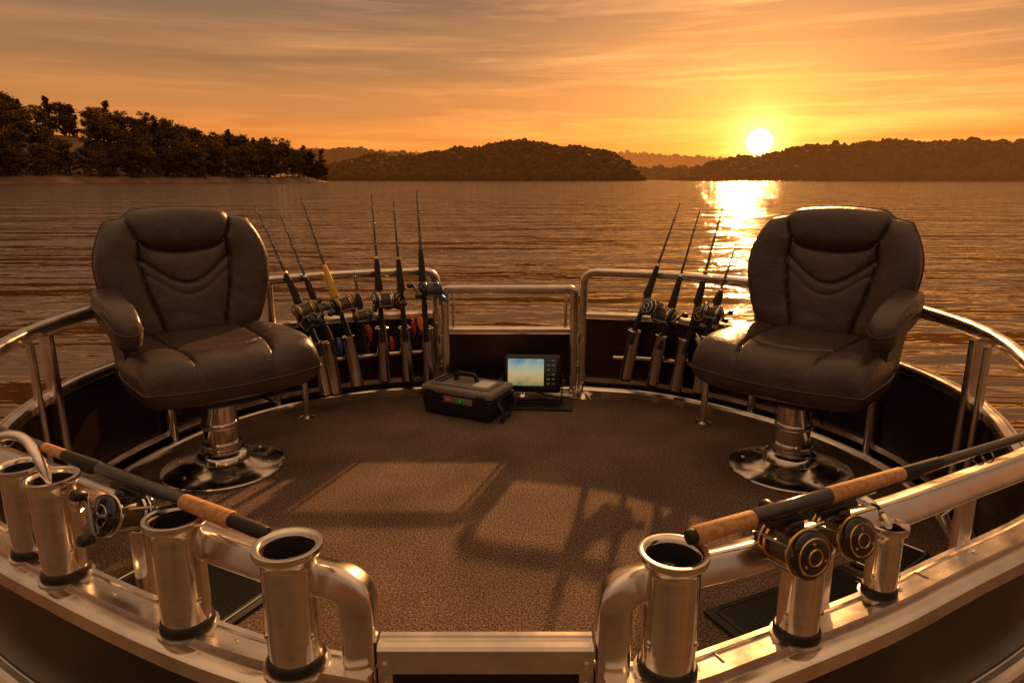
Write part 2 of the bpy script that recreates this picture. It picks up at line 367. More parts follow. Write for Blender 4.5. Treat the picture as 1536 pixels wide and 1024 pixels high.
def rear_rod(P,tip,ln,grip=EVA,accent=GOLD,roll=0,rs=1.7,side=1,short=False):
    P=Vector(P);tip=Vector(tip); d=(tip-P).normalized(); Lt=(tip-P).length
    o=P-d*ln; M=frame(o,d); g=grp('fishing_rod',M=M)
    pr=lambda l: lathe(l,20)
    obj('butt_grip',pr([(0,0),(.014,0),(.016,.01),(.015,ln-.08),(.012,ln-.05),(0,ln-.05)]),EVA,g)
    obj('reel_seat',pr([(0,ln-.05),(.013,ln-.05),(.0135,ln-.02),(.0125,ln+.03),(.015,ln+.05),(0,ln+.05)]),GLOSS,g)
    fg=.17 if not short else .07
    obj('fore_grip',pr([(0,ln+.05),(.021,ln+.05),(.0225,ln+.06),(.019,ln+.10),(.015,ln+.05+fg*.8),(.011,ln+.05+fg),(0,ln+.05+fg)]),grip,g)
    obj('winding_check',pr([(0,ln+.05+fg),(.0115,ln+.05+fg),(.0095,ln+.062+fg),(0,ln+.062+fg)]),accent,g)
    LL=ln+Lt
    obj('blank',lathe([(0,ln+.06+fg),(.0075,ln+.06+fg),(.005,ln+.06+fg+(LL-ln-fg)*.4),(.0026,LL),(0,LL)],10),BLANK,g)
    z=ln+fg+.14
    gs=[]
    while z<LL-.01:
        q=(LL-z)/Lt
        rr=.006+.010*q
        gs.append(xf(ring(rr,.0016,16,6),Matrix.Translation((0,-rr-.006,z))))
        gs.append(tube([(0,0,z-.016),(0,-.007,z)],.0016,6)); gs.append(tube([(0,0,z+.016),(0,-.007,z)],.0016,6))
        gs.append(lathe([(0,z-.02),(.0085,z-.02),(.0085,z-.008),(0,z-.008)],10))
        z+=.07+.05*q
    gs.append(tube([(0,-.008,ln+.10),(0,-.010,LL-.005)],.0006,5))
    if gs: obj('line_guides',join(*gs),GREY,g)
    reel(g,Matrix.Translation((0,-.01,ln))@Matrix.Rotation(roll,4,'Z'),rs,accent,side)
def tube_holder(top,bot,r=.034,back=.1):
    top=Vector(top);bot=Vector(bot); d=(top-bot).normalized(); h=(top-bot).length
    M=frame(bot,d); g=grp('rod_holder',M=M)
    obj('holder_tube',lathe_open([(r*.8,0.0),(r,.003),(r,h-.015),(r*1.1,h-.01),(r*1.12,h-.004),(r,h),(r*.86,h-.003),(r*.84,h-.03)],36),CUP,g,sharp=50)
    obj('holder_liner',lathe([(0,h-.05),(r*.85,h-.05),(r*.85,h-.012),(r*.84,h-.012)],30),RUB,g)
    obj('holder_cap',lathe([(0,-.008),(r*.88,-.008),(r*.96,.0),(0,.002)],30),BLACK,g)
    obj('holder_bracket',box((0,r+back*.5,h*.60),(.026,back,.03),.003),BLACK,g)
rods=[
 ((-1.073,3.45,.527),(-1.311,3.55,1.067),(-1.015,3.44,.38),(-.97,3.42,.10),EVA,GOLD,R(35),1),
 ((-.99,3.48,.502),(-1.20,3.585,1.019),(-.961,3.47,.374),(-.93,3.45,.096),EVA,CHR,R(-30),1),
 ((-.913,3.54,.545),(-1.095,3.62,1.10),(-.869,3.52,.393),(-.825,3.50,.124),YEL,GOLD,R(40),-1),
 ((-.707,3.605,.569),(-.743,3.69,1.119),(-.706,3.605,.422),(-.70,3.605,.123),EVA,CHR,R(30),1),
 ((-.596,3.65,.561),(-.636,3.73,1.082),(-.589,3.65,.414),(-.578,3.65,.109),EVA,GOLD,R(-35),-1),
 ((-.481,3.67,.611),(-.512,3.75,1.141),(-.470,3.67,.408),(-.462,3.67,.102),EVA,BLUE,R(38),-1),
 ((.698,3.57,.546),(.881,3.65,1.074),(.657,3.57,.413),(.617,3.57,.141),EVA,CHR,R(35),1),
 ((.832,3.557,.487),(.984,3.64,1.036),(.802,3.557,.39),(.761,3.557,.114),EVA,CHR,R(-40),1),
 ((.956,3.507,.515),(1.091,3.59,1.073),(.915,3.507,.38),(.875,3.507,.095),EVA,GOLD,R(35),1),
]
for P,t,ht,hb,gm,ac,ro,sd in rods:
    ln=(Vector(P)-Vector(ht)).length+.08
    rear_rod(P,t,ln,gm,ac,ro,1.5,sd)
    tube_holder(ht,hb)
rear_rod((-.80,3.56,.49),(-.836,3.60,.72),.2,EVA,GREY,R(20),1.2,1,True)
rear_rod((1.024,3.41,.534),(1.133,3.47,.879),.3,EVA,CHR,R(-30),1.3,1,True)
tube_holder((1.0,3.40,.42),(.975,3.40,.12))
obj('rod_rack',tube(catm([(-1.05,3.50,.26),(-.85,3.58,.26),(-.66,3.665,.26),(-.44,3.715,.26)]),.012,10),ALU,boat)
obj('rod_rack',tube(catm([(.56,3.65,.24),(.76,3.62,.24),(.93,3.545,.24),(1.05,3.45,.24)]),.012,10),ALU,boat)
def lure(loc,m,d=(0.1,0,-1),s=1.0):
    g=grp('fishing_lure',M=frame(loc,d)@Matrix.Scale(s,4))
    obj('lure_body',lathe([(0,0),(.006,.004),(.012,.02),(.014,.04),(.010,.065),(.004,.085),(0,.09)],16),m,g)
    obj('lure_lip',box((0,-.008,.002),(.014,.012,.002),.0005),CHR,g)
    for z in (.04,.088):
        obj('lure_hook',tube(fillet([(0,-.012,z),(0,-.032,z),(.010,-.036,z+.004),(.012,-.024,z+.004)],.006,4),.001,6),GREY,g)
    obj('lure_eye',lathe([(0,0),(.003,0),(0,.002)],10),WHT,g,M=Matrix.Translation((0,-.011,.018))@Matrix.Rotation(R(90),4,'X'))
lure((-.50,3.60,.50),ORG,s=1.2); lure((-.535,3.60,.47),RED,s=1.0); lure((-.40,3.62,.60),BLUE,(.8,0,-.6),.9)
lure((-.90,3.45,.40),BLUE,s=1.1); lure((-.76,3.53,.45),RED,s=1.1); lure((-.65,3.57,.38),RED,s=1.0); lure((1.0,3.3,.40),ORG,s=.9)

def front_rod(butt,far,reels,segs,Lr=1.55):
    butt=Vector(butt);far=Vector(far); d=(far-butt).normalized(); M=frame(butt,d,face=Vector((0,0,1)))
    g=grp('fishing_rod',M=M)
    for nm,a,b,r0,r1,m in segs:
        obj(nm,lathe([(0,a),(r0*.9,a),(r0,a+.003),(r1,b-.003),(r1*.9,b),(0,b)],28),m,g)
    e=segs[-1][2]
    obj('blank',lathe([(0,e),(.0085,e),(.0055,e+.5),(.0025,Lr),(0,Lr)],14),BLANK,g)
    gs=[]
    for z in (e+.12,e+.3,e+.48,e+.64):
        if z<Lr: 
            gs.append(xf(ring(.011,.0016,18,6),Matrix.Translation((0,-.018,z)))); gs.append(tube([(0,0,z-.02),(0,-.008,z)],.0018,6)); gs.append(tube([(0,0,z+.02),(0,-.008,z)],.0018,6))
    if gs: obj('line_guides',join(*gs),GREY,g)
    for z,ro,s,ac,sd in reels: reel(g,Matrix.Translation((0,-.008,z))@Matrix.Rotation(ro,4,'Z'),s,ac,sd)
front_rod((-.378,.955,.668),(-1.0,1.262,.72),[(.32,R(20),1.15,CHR,1)],
 [('butt_cap',0,.02,.011,.012,RUB),('rear_grip',.02,.075,.012,.011,EVA),('cork_grip',.075,.185,.0145,.013,CORK),('reel_seat',.185,.40,.012,.0125,GLOSS),('fore_grip',.40,.50,.0125,.010,EVA),('wrap',.50,.56,.010,.009,CORK)])
front_rod((.262,.922,.680),(.949,1.186,.738),[(.190,R(-8),1.28,GOLD,1)],
 [('butt_cap',0,.012,.012,.013,RUB),('cork_grip',.012,.12,.0145,.013,CORK),('reel_seat',.12,.27,.0135,.0135,GLOSS),('fore_grip',.27,.43,.014,.0115,CORK),('wrap',.43,.52,.0105,.0095,EVA)])
front_rod((.445,1.02,.664),(1.06,1.285,.715),[(.115,R(-14),1.2,GOLD,1)],
 [('butt_cap',0,.012,.0115,.012,RUB),('rear_grip',.012,.05,.0125,.012,EVA),('reel_seat',.05,.20,.012,.012,GLOSS),('fore_grip',.20,.32,.0125,.0105,EVA),('wrap',.32,.36,.010,.009,CORK)])

# ---------------------------------------------------------------- seats
def segd(X,Y,pl):
    D=np.full(X.shape,9.)
    for (x0,y0),(x1,y1) in zip(pl[:-1],pl[1:]):
        dx,dy=x1-x0,y1-y0; t=np.clip(((X-x0)*dx+(Y-y0)*dy)/(dx*dx+dy*dy),0,1)
        D=np.minimum(D,np.hypot(X-x0-t*dx,Y-y0-t*dy))
    return D
def sm(pts,k=6): return [(p.x,p.y) for p in catm([(a,b,0) for a,b in pts],k)]
def padgrid(n,k):
    s=np.linspace(-1,1,n); u=np.sin(s*math.pi/2)*.35+s*.65
    U,Vv=np.meshgrid(u,u,indexing='ij')
    X=U*np.sqrt(1-k*Vv**2/2); Y=Vv*np.sqrt(1-k*U**2/2)
    f=np.clip((1-np.abs(U)**9)*(1-np.abs(Vv)**9),0,1)**.42
    return X,Y,f
def closed(A,B):
    n=A.shape[0]; V=[tuple(p) for p in A.reshape(-1,3)]+[tuple(p) for p in B.reshape(-1,3)]; F=[]
    N=n*n
    for i in range(n-1):
        for j in range(n-1):
            a=i*n+j; F.append((a,a+n,a+n+1,a+1)); F.append((N+a,N+a+1,N+a+n+1,N+a+n))
    return V,F
def edgeloop(A,st):
    n=A.shape[0]
    e=[(A[i,0]) for i in range(0,n-1,st)]+[A[n-1,j] for j in range(0,n-1,st)]+[A[i,n-1] for i in range(n-1,0,-st)]+[A[0,j] for j in range(n-1,0,-st)]
    e=[Vector(p) for p in e]; e.append(e[0]); return e
def seat(loc,rz,side):
    g=grp('boat_seat',loc,rz)
    obj('pedestal_base',lathe([(0,0),(.245,0),(.250,.006),(.247,.012),(.225,.020),(.17,.030),(.125,.040),(.112,.046),(.108,.066),(.098,.080),(.078,.088),(0,.088)],72),CUP,g,sharp=40)
    obj('pedestal_post',lathe([(0,.085),(.068,.085),(.068,.295),(.060,.30),(0,.30)],48),CHR,g)
    obj('pedestal_collar',lathe([(0,.19),(.074,.19),(.076,.194),(.076,.206),(.074,.21),(0,.21)],48),CHR,g)
    obj('pedestal_collar',lathe([(0,.10),(.082,.10),(.084,.106),(.080,.122),(0,.122)],48),CHR,g)
    obj('base_screws',join(*[xf(lathe([(r*1.6,z*1.6) for r,z in SCREWH],12),Matrix.Rotation(R(60*i+20),4,'Z')@Matrix.Translation((.19,0,.0265))) for i in range(6)]),CHR,g)
    obj('swivel_mount',join(box((0,0,.315),(.20,.18,.035),.008),box((0,0,.35),(.25,.25,.03),.006),lathe([(0,.29),(.085,.29),(.09,.30),(.085,.325),(0,.325)],32)),BLACK,g)
    obj('swivel_lever',tube(fillet([(.05,-.05,.335),(.14,-.17,.325),(.17,-.2,.30)],.03),.006,8),BLACK,g)
    obj('seat_slider',join(box((-.19,0,.372),(.03,.36,.022),.004),box((.19,0,.372),(.03,.36,.022),.004),box((-.19,-.16,.345),(.022,.03,.04),.004),box((.19,-.16,.345),(.022,.03,.04),.004)),BLACK,g)
    n=150
    X,Y,f=padgrid(n,.42)
    hd=.305; yc=-.04
    wx=.345*(1-.05*Y)*(1-.03*(Y+1)**2*.4)
    x=X*wx*1.02; y=yc+Y*hd
    front=np.clip((-Y-.35)/.65,0,1)
    seams=[sm([(-.185,.30),(-.175,.05),(-.165,-.14),(-.15,-.24),(-.135,-.36)]),sm([(.185,.30),(.175,.05),(.165,-.14),(.15,-.24),(.135,-.36)]),
           sm([(-.165,-.13),(-.08,-.165),(0,-.172),(.08,-.165),(.165,-.13)])]
    d=np.minimum.reduce([segd(x,y,s) for s in seams])
    groove=.012*np.exp(-(d/.0055)**2)+.017*np.exp(-d/.035)
    side_b=.016*np.clip(np.abs(X),0,1)**2
    wr=.0012*np.sin(y*90+6*np.sin(x*11+side))*np.exp(-((Y-.35)/.35)**2)
    top=.105-groove*f+side_b-.012*np.exp(-((X/.5)**2+((Y-.1)/.7)**2))+wr
    zt=.478+f*top-.030*front**2
    zb=.478-f*(.090-.02*np.clip(Y,0,1))-.025*front**2
    A=np.stack([x,y,zt],-1); B=np.stack([x,y,zb],-1)
    obj('seat_cushion',closed(A,B),LEA,g,sharp=80)
    obj('seat_piping',tube(edgeloop(A,3),.0032,8,caps=False),LEA,g)
    H=.53; v=(Y+1)/2
    hw=.278+.062*np.sin(np.clip(v*1.35,0,1)*math.pi/2)-.045*np.clip((v-.6)/.4,0,1)**2
    x=X*hw*1.03; z=v*H
    z=z+.026*np.clip((v-.5)*2,0,1)*(1/(1+np.exp((np.abs(x)-.195)/.008)))
    hl=sm([(-.205,.60),(-.20,.50),(-.172,.425),(-.13,.392),(-.06,.376),(0,.372),(.06,.376),(.13,.392),(.172,.425),(.20,.50),(.205,.60)])
    sl=sm([(-.172,.42),(-.178,.33),(-.16,.2),(-.13,.08),(-.115,-.05)]); sr=[(-a,b) for a,b in sl]
    c1=sm([(-.176,.345),(-.14,.315),(-.07,.262),(0,.238),(.07,.262),(.14,.315),(.176,.345)])
    c2=sm([(-.165,.285),(-.13,.262),(-.07,.215),(0,.19),(.07,.215),(.13,.262),(.165,.285)])
    dm=np.minimum.reduce([segd(x,z,s) for s in (hl,sl,sr)]); dc=segd(x,z,c1); dc2=segd(x,z,c2)
    groove=.012*np.exp(-(dm/.0055)**2)+.022*np.exp(-dm/.030)+.008*np.exp(-(dc/.006)**2)+.010*np.exp(-dc/.022)+.002*np.exp(-(dc2/.008)**2)+.005*np.exp(-dc2/.02)
    head=1/(1+np.exp((np.abs(x)-.175)/.01))/(1+np.exp(-(z-.40)/.012))
    wing=np.clip((np.abs(x)-.16)/.16,0,1)
    fr=f*(.070-groove+.018*head+.012*np.sin(wing*math.pi/2)+.010*np.sin(np.clip(v,0,1)*math.pi))
    bk=f*.055
    off=.055*(x/.33)**2-.012*np.sin(v*math.pi)
    yt=.235+z*math.tan(R(11))-off
    A=np.stack([x,yt-fr,.530+z],-1); B=np.stack([x,yt+bk,.530+z],-1)
    obj('backrest',closed(A,B),LEA,g,sharp=80)
    obj('backrest_piping',tube(edgeloop(A,3),.0032,8,caps=False),LEA,g)
    for sx in (-.26,.26):
        obj('backrest_bracket',sweep([(sx-.006,.10,0),(sx+.006,.10,0)],[(-.0,.40),(-.0,.47),(-.16,.56),(-.20,.66),(-.24,.66),(-.24,.52),(-.14,.40)][::-1]),BLACK,g)
    sx=.325*side
    X2,Y2,f2=padgrid(60,.5)
    ax=X2*.054; ay=Y2*.225
    arch=-.045*np.clip(-Y2,0,1)**2-.012*Y2**2
    at=.715+.07*(Y2+1)/2*.5+arch
    A=np.stack([ax+sx+.018*side*(1-np.abs(Y2)),ay+.005,at+f2*(.045)],-1); B=np.stack([ax+sx+.018*side*(1-np.abs(Y2)),ay+.005,at-f2*(.062+.025*np.clip(-Y2,0,1))],-1)
    obj('armrest_pad',closed(A,B),LEA,g,sharp=80)
    obj('armrest_piping',tube(edgeloop(A,2),.0028,8,caps=False),LEA,g)
    obj('armrest_support',sweep([(sx-.013,0,0),(sx+.013,0,0)],[(-.17,.66),(-.10,.52),(-.14,.42),(-.08,.40),(.12,.40),(.13,.50),(.08,.60),(.06,.68)]),BLACK,g)
seat((-1.231,2.72,0),R(40),-1)
seat((1.180,2.70,0),R(-42),1)

# ---------------------------------------------------------------- tackle box
g=grp('tackle_box',(-.235,3.44,0),R(-27))
obj('tray',box((0,0,.055),(.42,.25,.10),.014,3,taper=.94),BLACK,g)
obj('tray_rim',box((0,0,.108),(.435,.262,.014),.005),BLACK,g)
obj('lid',box((0,0,.136),(.425,.252,.042),.016,3),GBOX,g)
obj('lid_top',box((0,0,.160),(.34,.18,.012),.005),GBOX,g)
obj('lid_window',box((.11,-.01,.168),(.09,.11,.006),.002),WHT,g)
obj('lid_ridge',join(box((-.12,0,.169),(.012,.15,.008),.002),box((-.15,0,.169),(.012,.15,.008),.002)),BLACK,g)
obj('carry_handle',tube(fillet([(-.07,0,.165),(-.06,0,.205),(.05,0,.205),(.06,0,.165)],.02),.009,12,rw=1.5),BLACK,g)
for x in (-.15,.15): obj('latch',box((x,-.134,.115),(.045,.012,.05),.004),BLACK,g)
obj('label_plate',box((.02,-.1315,.10),(.17,.004,.034),.001),GBOX,g)
obj('label_red',box((-.035,-.1345,.10),(.04,.003,.024),.0008),REDL,g)
obj('label_green',box((.035,-.1345,.10),(.05,.003,.024),.0008),GRNL,g)
obj('label_white',join(box((-.035,-.1365,.10),(.024,.001,.004),0),box((.035,-.1365,.10),(.006,.001,.012),0)),WHT,g)
obj('shoulder_strap',tube(catm([(.21,-.06,.10),(.25,-.07,.05),(.245,-.08,.012),(.235,.02,.012),(.24,.08,.06),(.21,.09,.11)]),.006,8,rw=1.8),RUB,g)

# ---------------------------------------------------------------- fish finder
def screen_mat():
    m,nt,b=newmat('sonar_screen')
    tc=nt.nodes.new('ShaderNodeTexCoord'); sp=nt.nodes.new('ShaderNodeSeparateXYZ'); nt.links.new(tc.outputs['Object'],sp.inputs[0])
    n=nt.nodes.new('ShaderNodeTexNoise'); n.inputs['Scale'].default_value=18; n.inputs['Detail'].default_value=7
    nt.links.new(tc.outputs['Object'],n.inputs['Vector'])
    mr=nt.nodes.new('ShaderNodeMapRange'); mr.inputs[1].default_value=.10; mr.inputs[2].default_value=.24
    nt.links.new(sp.outputs['Z'],mr.inputs[0])
    ad=nt.nodes.new('ShaderNodeMath'); ad.operation='MULTIPLY_ADD'; ad.inputs[1].default_value=.75; nt.links.new(n.outputs[0],ad.inputs[0]); 
    sb=nt.nodes.new('ShaderNodeMath'); sb.operation='SUBTRACT'; sb.inputs[1].default_value=.48; nt.links.new(mr.outputs[0],sb.inputs[0]); nt.links.new(sb.outputs[0],ad.inputs[2])
    r=nt.nodes.new('ShaderNodeValToRGB'); e=r.color_ramp.elements
    e[0].position=0; e[0].color=(.16,.20,.10,1); e[1].position=1; e[1].color=(.08,.24,.36,1)
    for p,c in ((.22,(.46,.32,.12)),(.45,(.52,.42,.20)),(.7,(.34,.42,.30))): x=e.new(p); x.color=(*c,1)
    nt.links.new(ad.outputs[0],r.inputs[0])
    b.inputs['Base Color'].default_value=(.02,.02,.02,1); b.inputs['Roughness'].default_value=.15
    nt.links.new(r.outputs[0],b.inputs['Emission Color']); b.inputs['Emission Strength'].default_value=.85
    return m
g=grp('fish_finder',(.11,3.56,0),R(-4))
Mt=Matrix.Translation((0,0,.035))@Matrix.Rotation(R(-12),4,'X')
obj('housing',box((0,0,.135),(.31,.055,.205),.018,3),BLACK,g,M=Mt)
obj('bezel',box((-.005,-.028,.137),(.285,.012,.182),.008,2),GLOSS,g,M=Mt)
obj('screen',box((-.035,-.0345,.142),(.195,.003,.145),.001),screen_mat(),g,M=Mt)
btn=[];btw=[]
for i in range(6):
    for j in range(2):
        (btn if (i+j)%3 else btw).append(box((.087+.027*j,-.0355,.205-.025*i),(.018,.006,.014),.002))
obj('keys',join(*btn),GREY,g,M=Mt); obj('blue_keys',join(*btw),BLUE,g,M=Mt)
obj('bracket',join(box((-.162,0,.09),(.008,.04,.16),.002),box((.162,0,.09),(.008,.04,.16),.002),box((0,0.01,.018),(.33,.08,.012),.003)),BLACK,g)
for s in (-1,1): obj('bracket_knob',lathe([(0,0),(.018,0),(.016,.014),(0,.016)],18),BLACK,g,M=Matrix.Translation((.165*s,0,.13))@Matrix.Rotation(R(90*s),4,'Y'))
obj('base_plate',box((.01,-.02,.007),(.42,.19,.012),.004),BLACK,g)
obj('power_cable',tube(catm([(.0,.05,.08),(.05,.10,.03),(.15,.09,.012),(.24,.12,.012),(.27,.17,.03)]),.004,8),RUB,g)

# ---------------------------------------------------------------- mats
def ribmat(x,y,rz,w,d,trim=ALU,inner=True):
    g=grp('foot_mat',(x,y,0),rz)
    obj('mat_base',box((0,0,.008),(w,d,.012),.005),RUB,g)
    ribs=[]
    k=int(d/.009)
    for i in range(1,k): ribs.append(box((0,-d/2+i*.009,.0150),(w*.84,.005,.003),.0008,1))
    obj('mat_ribs',join(*ribs),BLACK,g)
    if inner: obj('mat_trim',tube(fillet([(-w*.45,-d*.45,.016),(w*.45,-d*.45,.016),(w*.45,d*.45,.016),(-w*.45,d*.45,.016),(-w*.45,-d*.44,.016)],.02),.003,8,rw=1.2),trim,g)
ribmat(-.98,1.78,R(-27),.50,.34)
ribmat(-.72,1.42,R(-27),.46,.30,BLACK)
ribmat(.87,1.66,R(25),.56,.36,BLACK)
ribmat(1.22,1.98,R(38),.26,.14)

# ---------------------------------------------------------------- water
def water_mat():
    m,nt,b=newmat('lake_water')
    b.inputs['Base Color'].default_value=(.060,.025,.006,1); b.inputs['Roughness'].default_value=.06
    b.inputs['IOR'].default_value=2.35
    b.inputs['Specular Tint'].default_value=(1,.80,.52,1)
    tc=nt.nodes.new('ShaderNodeTexCoord')
    prev=None
    for sc,rot,ns,det,dist,st in (((.34,1.5,1),3,.26,2,.60,1),((.42,1.7,1),-4,1.0,3,.21,1),((.8,1.8,1),10,4.,2,.018,.9)):
        mp=nt.nodes.new('ShaderNodeMapping'); mp.inputs['Scale'].default_value=sc; mp.inputs['Rotation'].default_value=(0,0,R(rot))
        nt.links.new(tc.outputs['Object'],mp.inputs[0])
        n=nt.nodes.new('ShaderNodeTexNoise'); n.inputs['Scale'].default_value=ns; n.inputs['Detail'].default_value=det; n.inputs['Roughness'].default_value=.42; n.inputs['Distortion'].default_value=.25
        nt.links.new(mp.outputs[0],n.inputs['Vector'])
        bp=nt.nodes.new('ShaderNodeBump'); bp.inputs['Strength'].default_value=st; bp.inputs['Distance'].default_value=dist
        nt.links.new(n.outputs[0],bp.inputs['Height'])
        if prev: nt.links.new(prev.outputs[0],bp.inputs['Normal'])
        prev=bp
    nt.links.new(prev.outputs[0],b.inputs['Normal'])
    return m
WZ=-.58
S=9000
obj('water',([(-S,-S,WZ),(S,-S,WZ),(S,S,WZ),(-S,S,WZ)],[(0,1,2,3)]),water_mat(),smooth=False)

# ---------------------------------------------------------------- land
def foliage_mat(name,c1,c2,haze_glow=None,hs=0,scale=.5):
    m,nt,b=newmat(name)
    tc=nt.nodes.new('ShaderNodeTexCoord'); oi=nt.nodes.new('ShaderNodeObjectInfo')
    n=nt.nodes.new('ShaderNodeTexNoise'); n.inputs['Scale'].default_value=scale; n.inputs['Detail'].default_value=4
    nt.links.new(tc.outputs['Object'],n.inputs['Vector'])
    ad=nt.nodes.new('ShaderNodeMath'); ad.operation='MULTIPLY_ADD'; ad.inputs[1].default_value=.35; nt.links.new(oi.outputs['Random'],ad.inputs[0])
    sb=nt.nodes.new('ShaderNodeMath'); sb.operation='SUBTRACT'; sb.inputs[1].default_value=.17; nt.links.new(n.outputs[0],sb.inputs[0]); nt.links.new(sb.outputs[0],ad.inputs[2])
    r=nt.nodes.new('ShaderNodeValToRGB'); r.color_ramp.elements[0].position=.32; r.color_ramp.elements[1].position=.7
    r.color_ramp.elements[0].color=(*c1,1); r.color_ramp.elements[1].color=(*c2,1)
    nt.links.new(ad.outputs[0],r.inputs[0]); nt.links.new(r.outputs[0],b.inputs['Base Color'])
    b.inputs['Roughness'].default_value=.9; b.inputs['Specular IOR Level'].default_value=.05
    if haze_glow:
        b.inputs['Emission Color'].default_value=(*haze_glow,1); b.inputs['Emission Strength'].default_value=hs  # aerial haze painted in as constant emission
    return m
LEAF=foliage_mat('foliage',(.050,.036,.012),(.19,.11,.028))
BARK=mat('bark',(.07,.045,.03),.9,nscale=3,namt=.3)
EARTH=mat('shore_earth',(.16,.09,.05),.95,nscale=.15,col2=(.34,.19,.11),bscale=.8,bstr=.6,bdist=.4)
def leaf_quads(C,size):
    N=len(C); a=np.random.randn(N,3); a/=np.linalg.norm(a,axis=1)[:,None]
    b=np.random.randn(N,3); b-=a*(a*b).sum(1)[:,None]; b/=np.linalg.norm(b,axis=1)[:,None]
    s=size*np.random.uniform(.5,1.2,N)[:,None]
    V=np.stack([C-a*s,C-b*s*.7,C+a*s,C+b*s*.7],1).reshape(-1,3)
    F=np.arange(N*4).reshape(-1,4); return V,F
def tree_mesh(kind,seed):
    rs=np.random.RandomState(seed); np.random.seed(seed)
    H=rs.uniform(13,18)
    parts=[tube([(0,0,-1),(rs.uniform(-.3,.3),0,H*.4),(rs.uniform(-.4,.4),rs.uniform(-.4,.4),H*.85)],[.36,.24,.07],8)]
    cl=[]
    if kind=='b':
        for i in range(24):
            th=rs.uniform(0,6.28); ph=rs.uniform(-.7,1.3); rr=rs.uniform(.4,1.0)
            wz=H*.60; cx=math.cos(th)*math.cos(ph)*H*.26*rr; cy=math.sin(th)*math.cos(ph)*H*.26*rr; cz=wz+math.sin(ph)*H*.38*rr
            cl.append((cx,cy,cz,rs.uniform(1.0,1.9)))
            if i%3==0: parts.append(tube([(0,0,H*rs.uniform(.25,.5)),(cx*.5,cy*.5,cz-.9),(cx,cy,cz)],[.15,.09,.03],5))
        for i in range(5): 
            th=rs.uniform(0,6.28); cl.append((math.cos(th)*H*.17,math.sin(th)*H*.17,H*rs.uniform(.1,.35),rs.uniform(.9,1.5)))
        per=64
    else:
        for i in range(30):
            z=rs.uniform(.18,1.0); th=rs.uniform(0,6.28); rr=(1.06-z)*H*.22*rs.uniform(.5,1.05)
            cl.append((math.cos(th)*rr,math.sin(th)*rr,z*H,.5+.85*(1-z)))
            if i%4==0: parts.append(tube([(0,0,z*H+.3),(math.cos(th)*rr,math.sin(th)*rr,z*H)],[.07,.02],5))
        per=50
    C=[]
    for x,y,z,r in cl:
        q=rs.randn(per,3)*np.array([1,1,.62])*r*.52; C.append(q+np.array([x,y,z]))
    C=np.concatenate(C); V,F=leaf_quads(C,.40)
    tv,tf=join(*parts)
    k=len(tv); me=bpy.data.meshes.new('tree_crown')
    me.from_pydata([tuple(v) for v in tv]+V.tolist(),[],[tuple(f) for f in tf]+(F+k).tolist())
    me.materials.append(BARK); me.materials.append(LEAF)
    mi=np.ones(len(me.polygons),dtype=np.int32); mi[:len(tf)]=0; me.polygons.foreach_set('material_index',mi)
    return me
TM=[tree_mesh('b',i) for i in range(5)]+[tree_mesh('c',10+i) for i in range(2)]
O=Vector((-187,255,0)); Dv=Vector((87,108,0)).normalized(); Nv=Vector((-Dv.y,Dv.x,0))
def bankh(s,w):
    Hh=np.interp(s,[-140,-40,0,30,70,105,135,150],[30,29,24,20,15.5,11,6,.5])
    x=np.clip(w/55,0,1); b=np.clip(w/4,0,1)
    end=np.clip((148-s)/12,0,1)
    return WZ-.3+(2.4*b+Hh*(x*x*(3-2*x)))*end
ss=np.linspace(-160,152,80); ww=np.concatenate([np.linspace(-2,8,8),np.linspace(12,160,30)])
V=[];F=[]
for s in ss:
    for w in ww:
        wob=3*math.sin(s*.07)+1.5*math.sin(s*.21+1)
        p=O+Dv*float(s)+Nv*float(w+wob); V.append((p.x,p.y,float(bankh(s,w))+random.uniform(-.12,.12)*(w>1)))
m_=len(ww)
for i in range(len(ss)-1):
    for j in range(m_-1): a=i*m_+j; F.append((a,a+m_,a+m_+1,a+1))
obj('shore',(V,F),EARTH)
tl=grp('tree_line',(-187,255,0))
rs=np.random.RandomState(3)
for k in range(440):
    s=rs.uniform(-75,148); w=abs(rs.uniform(3,72))
    if k<130: w=rs.uniform(3.5,9)
    wob=3*math.sin(s*.07)+1.5*math.sin(s*.21+1)
    p=Dv*float(s)+Nv*float(w+wob)
    me=TM[rs.choice(7,p=[.15,.15,.14,.14,.12,.15,.15])]
    sc=rs.uniform(.55,1.15) if k>=130 else rs.uniform(.3,.85)
    o=bpy.data.objects.new('tree',me); scene.collection.objects.link(o); o.parent=tl
    o.location=(p.x,p.y,float(bankh(s,w))-.2); o.scale=(sc*rs.uniform(.9,1.25),sc*rs.uniform(.9,1.25),sc); o.rotation_euler=(rs.uniform(-.05,.05),rs.uniform(-.05,.05),rs.uniform(0,6.28))

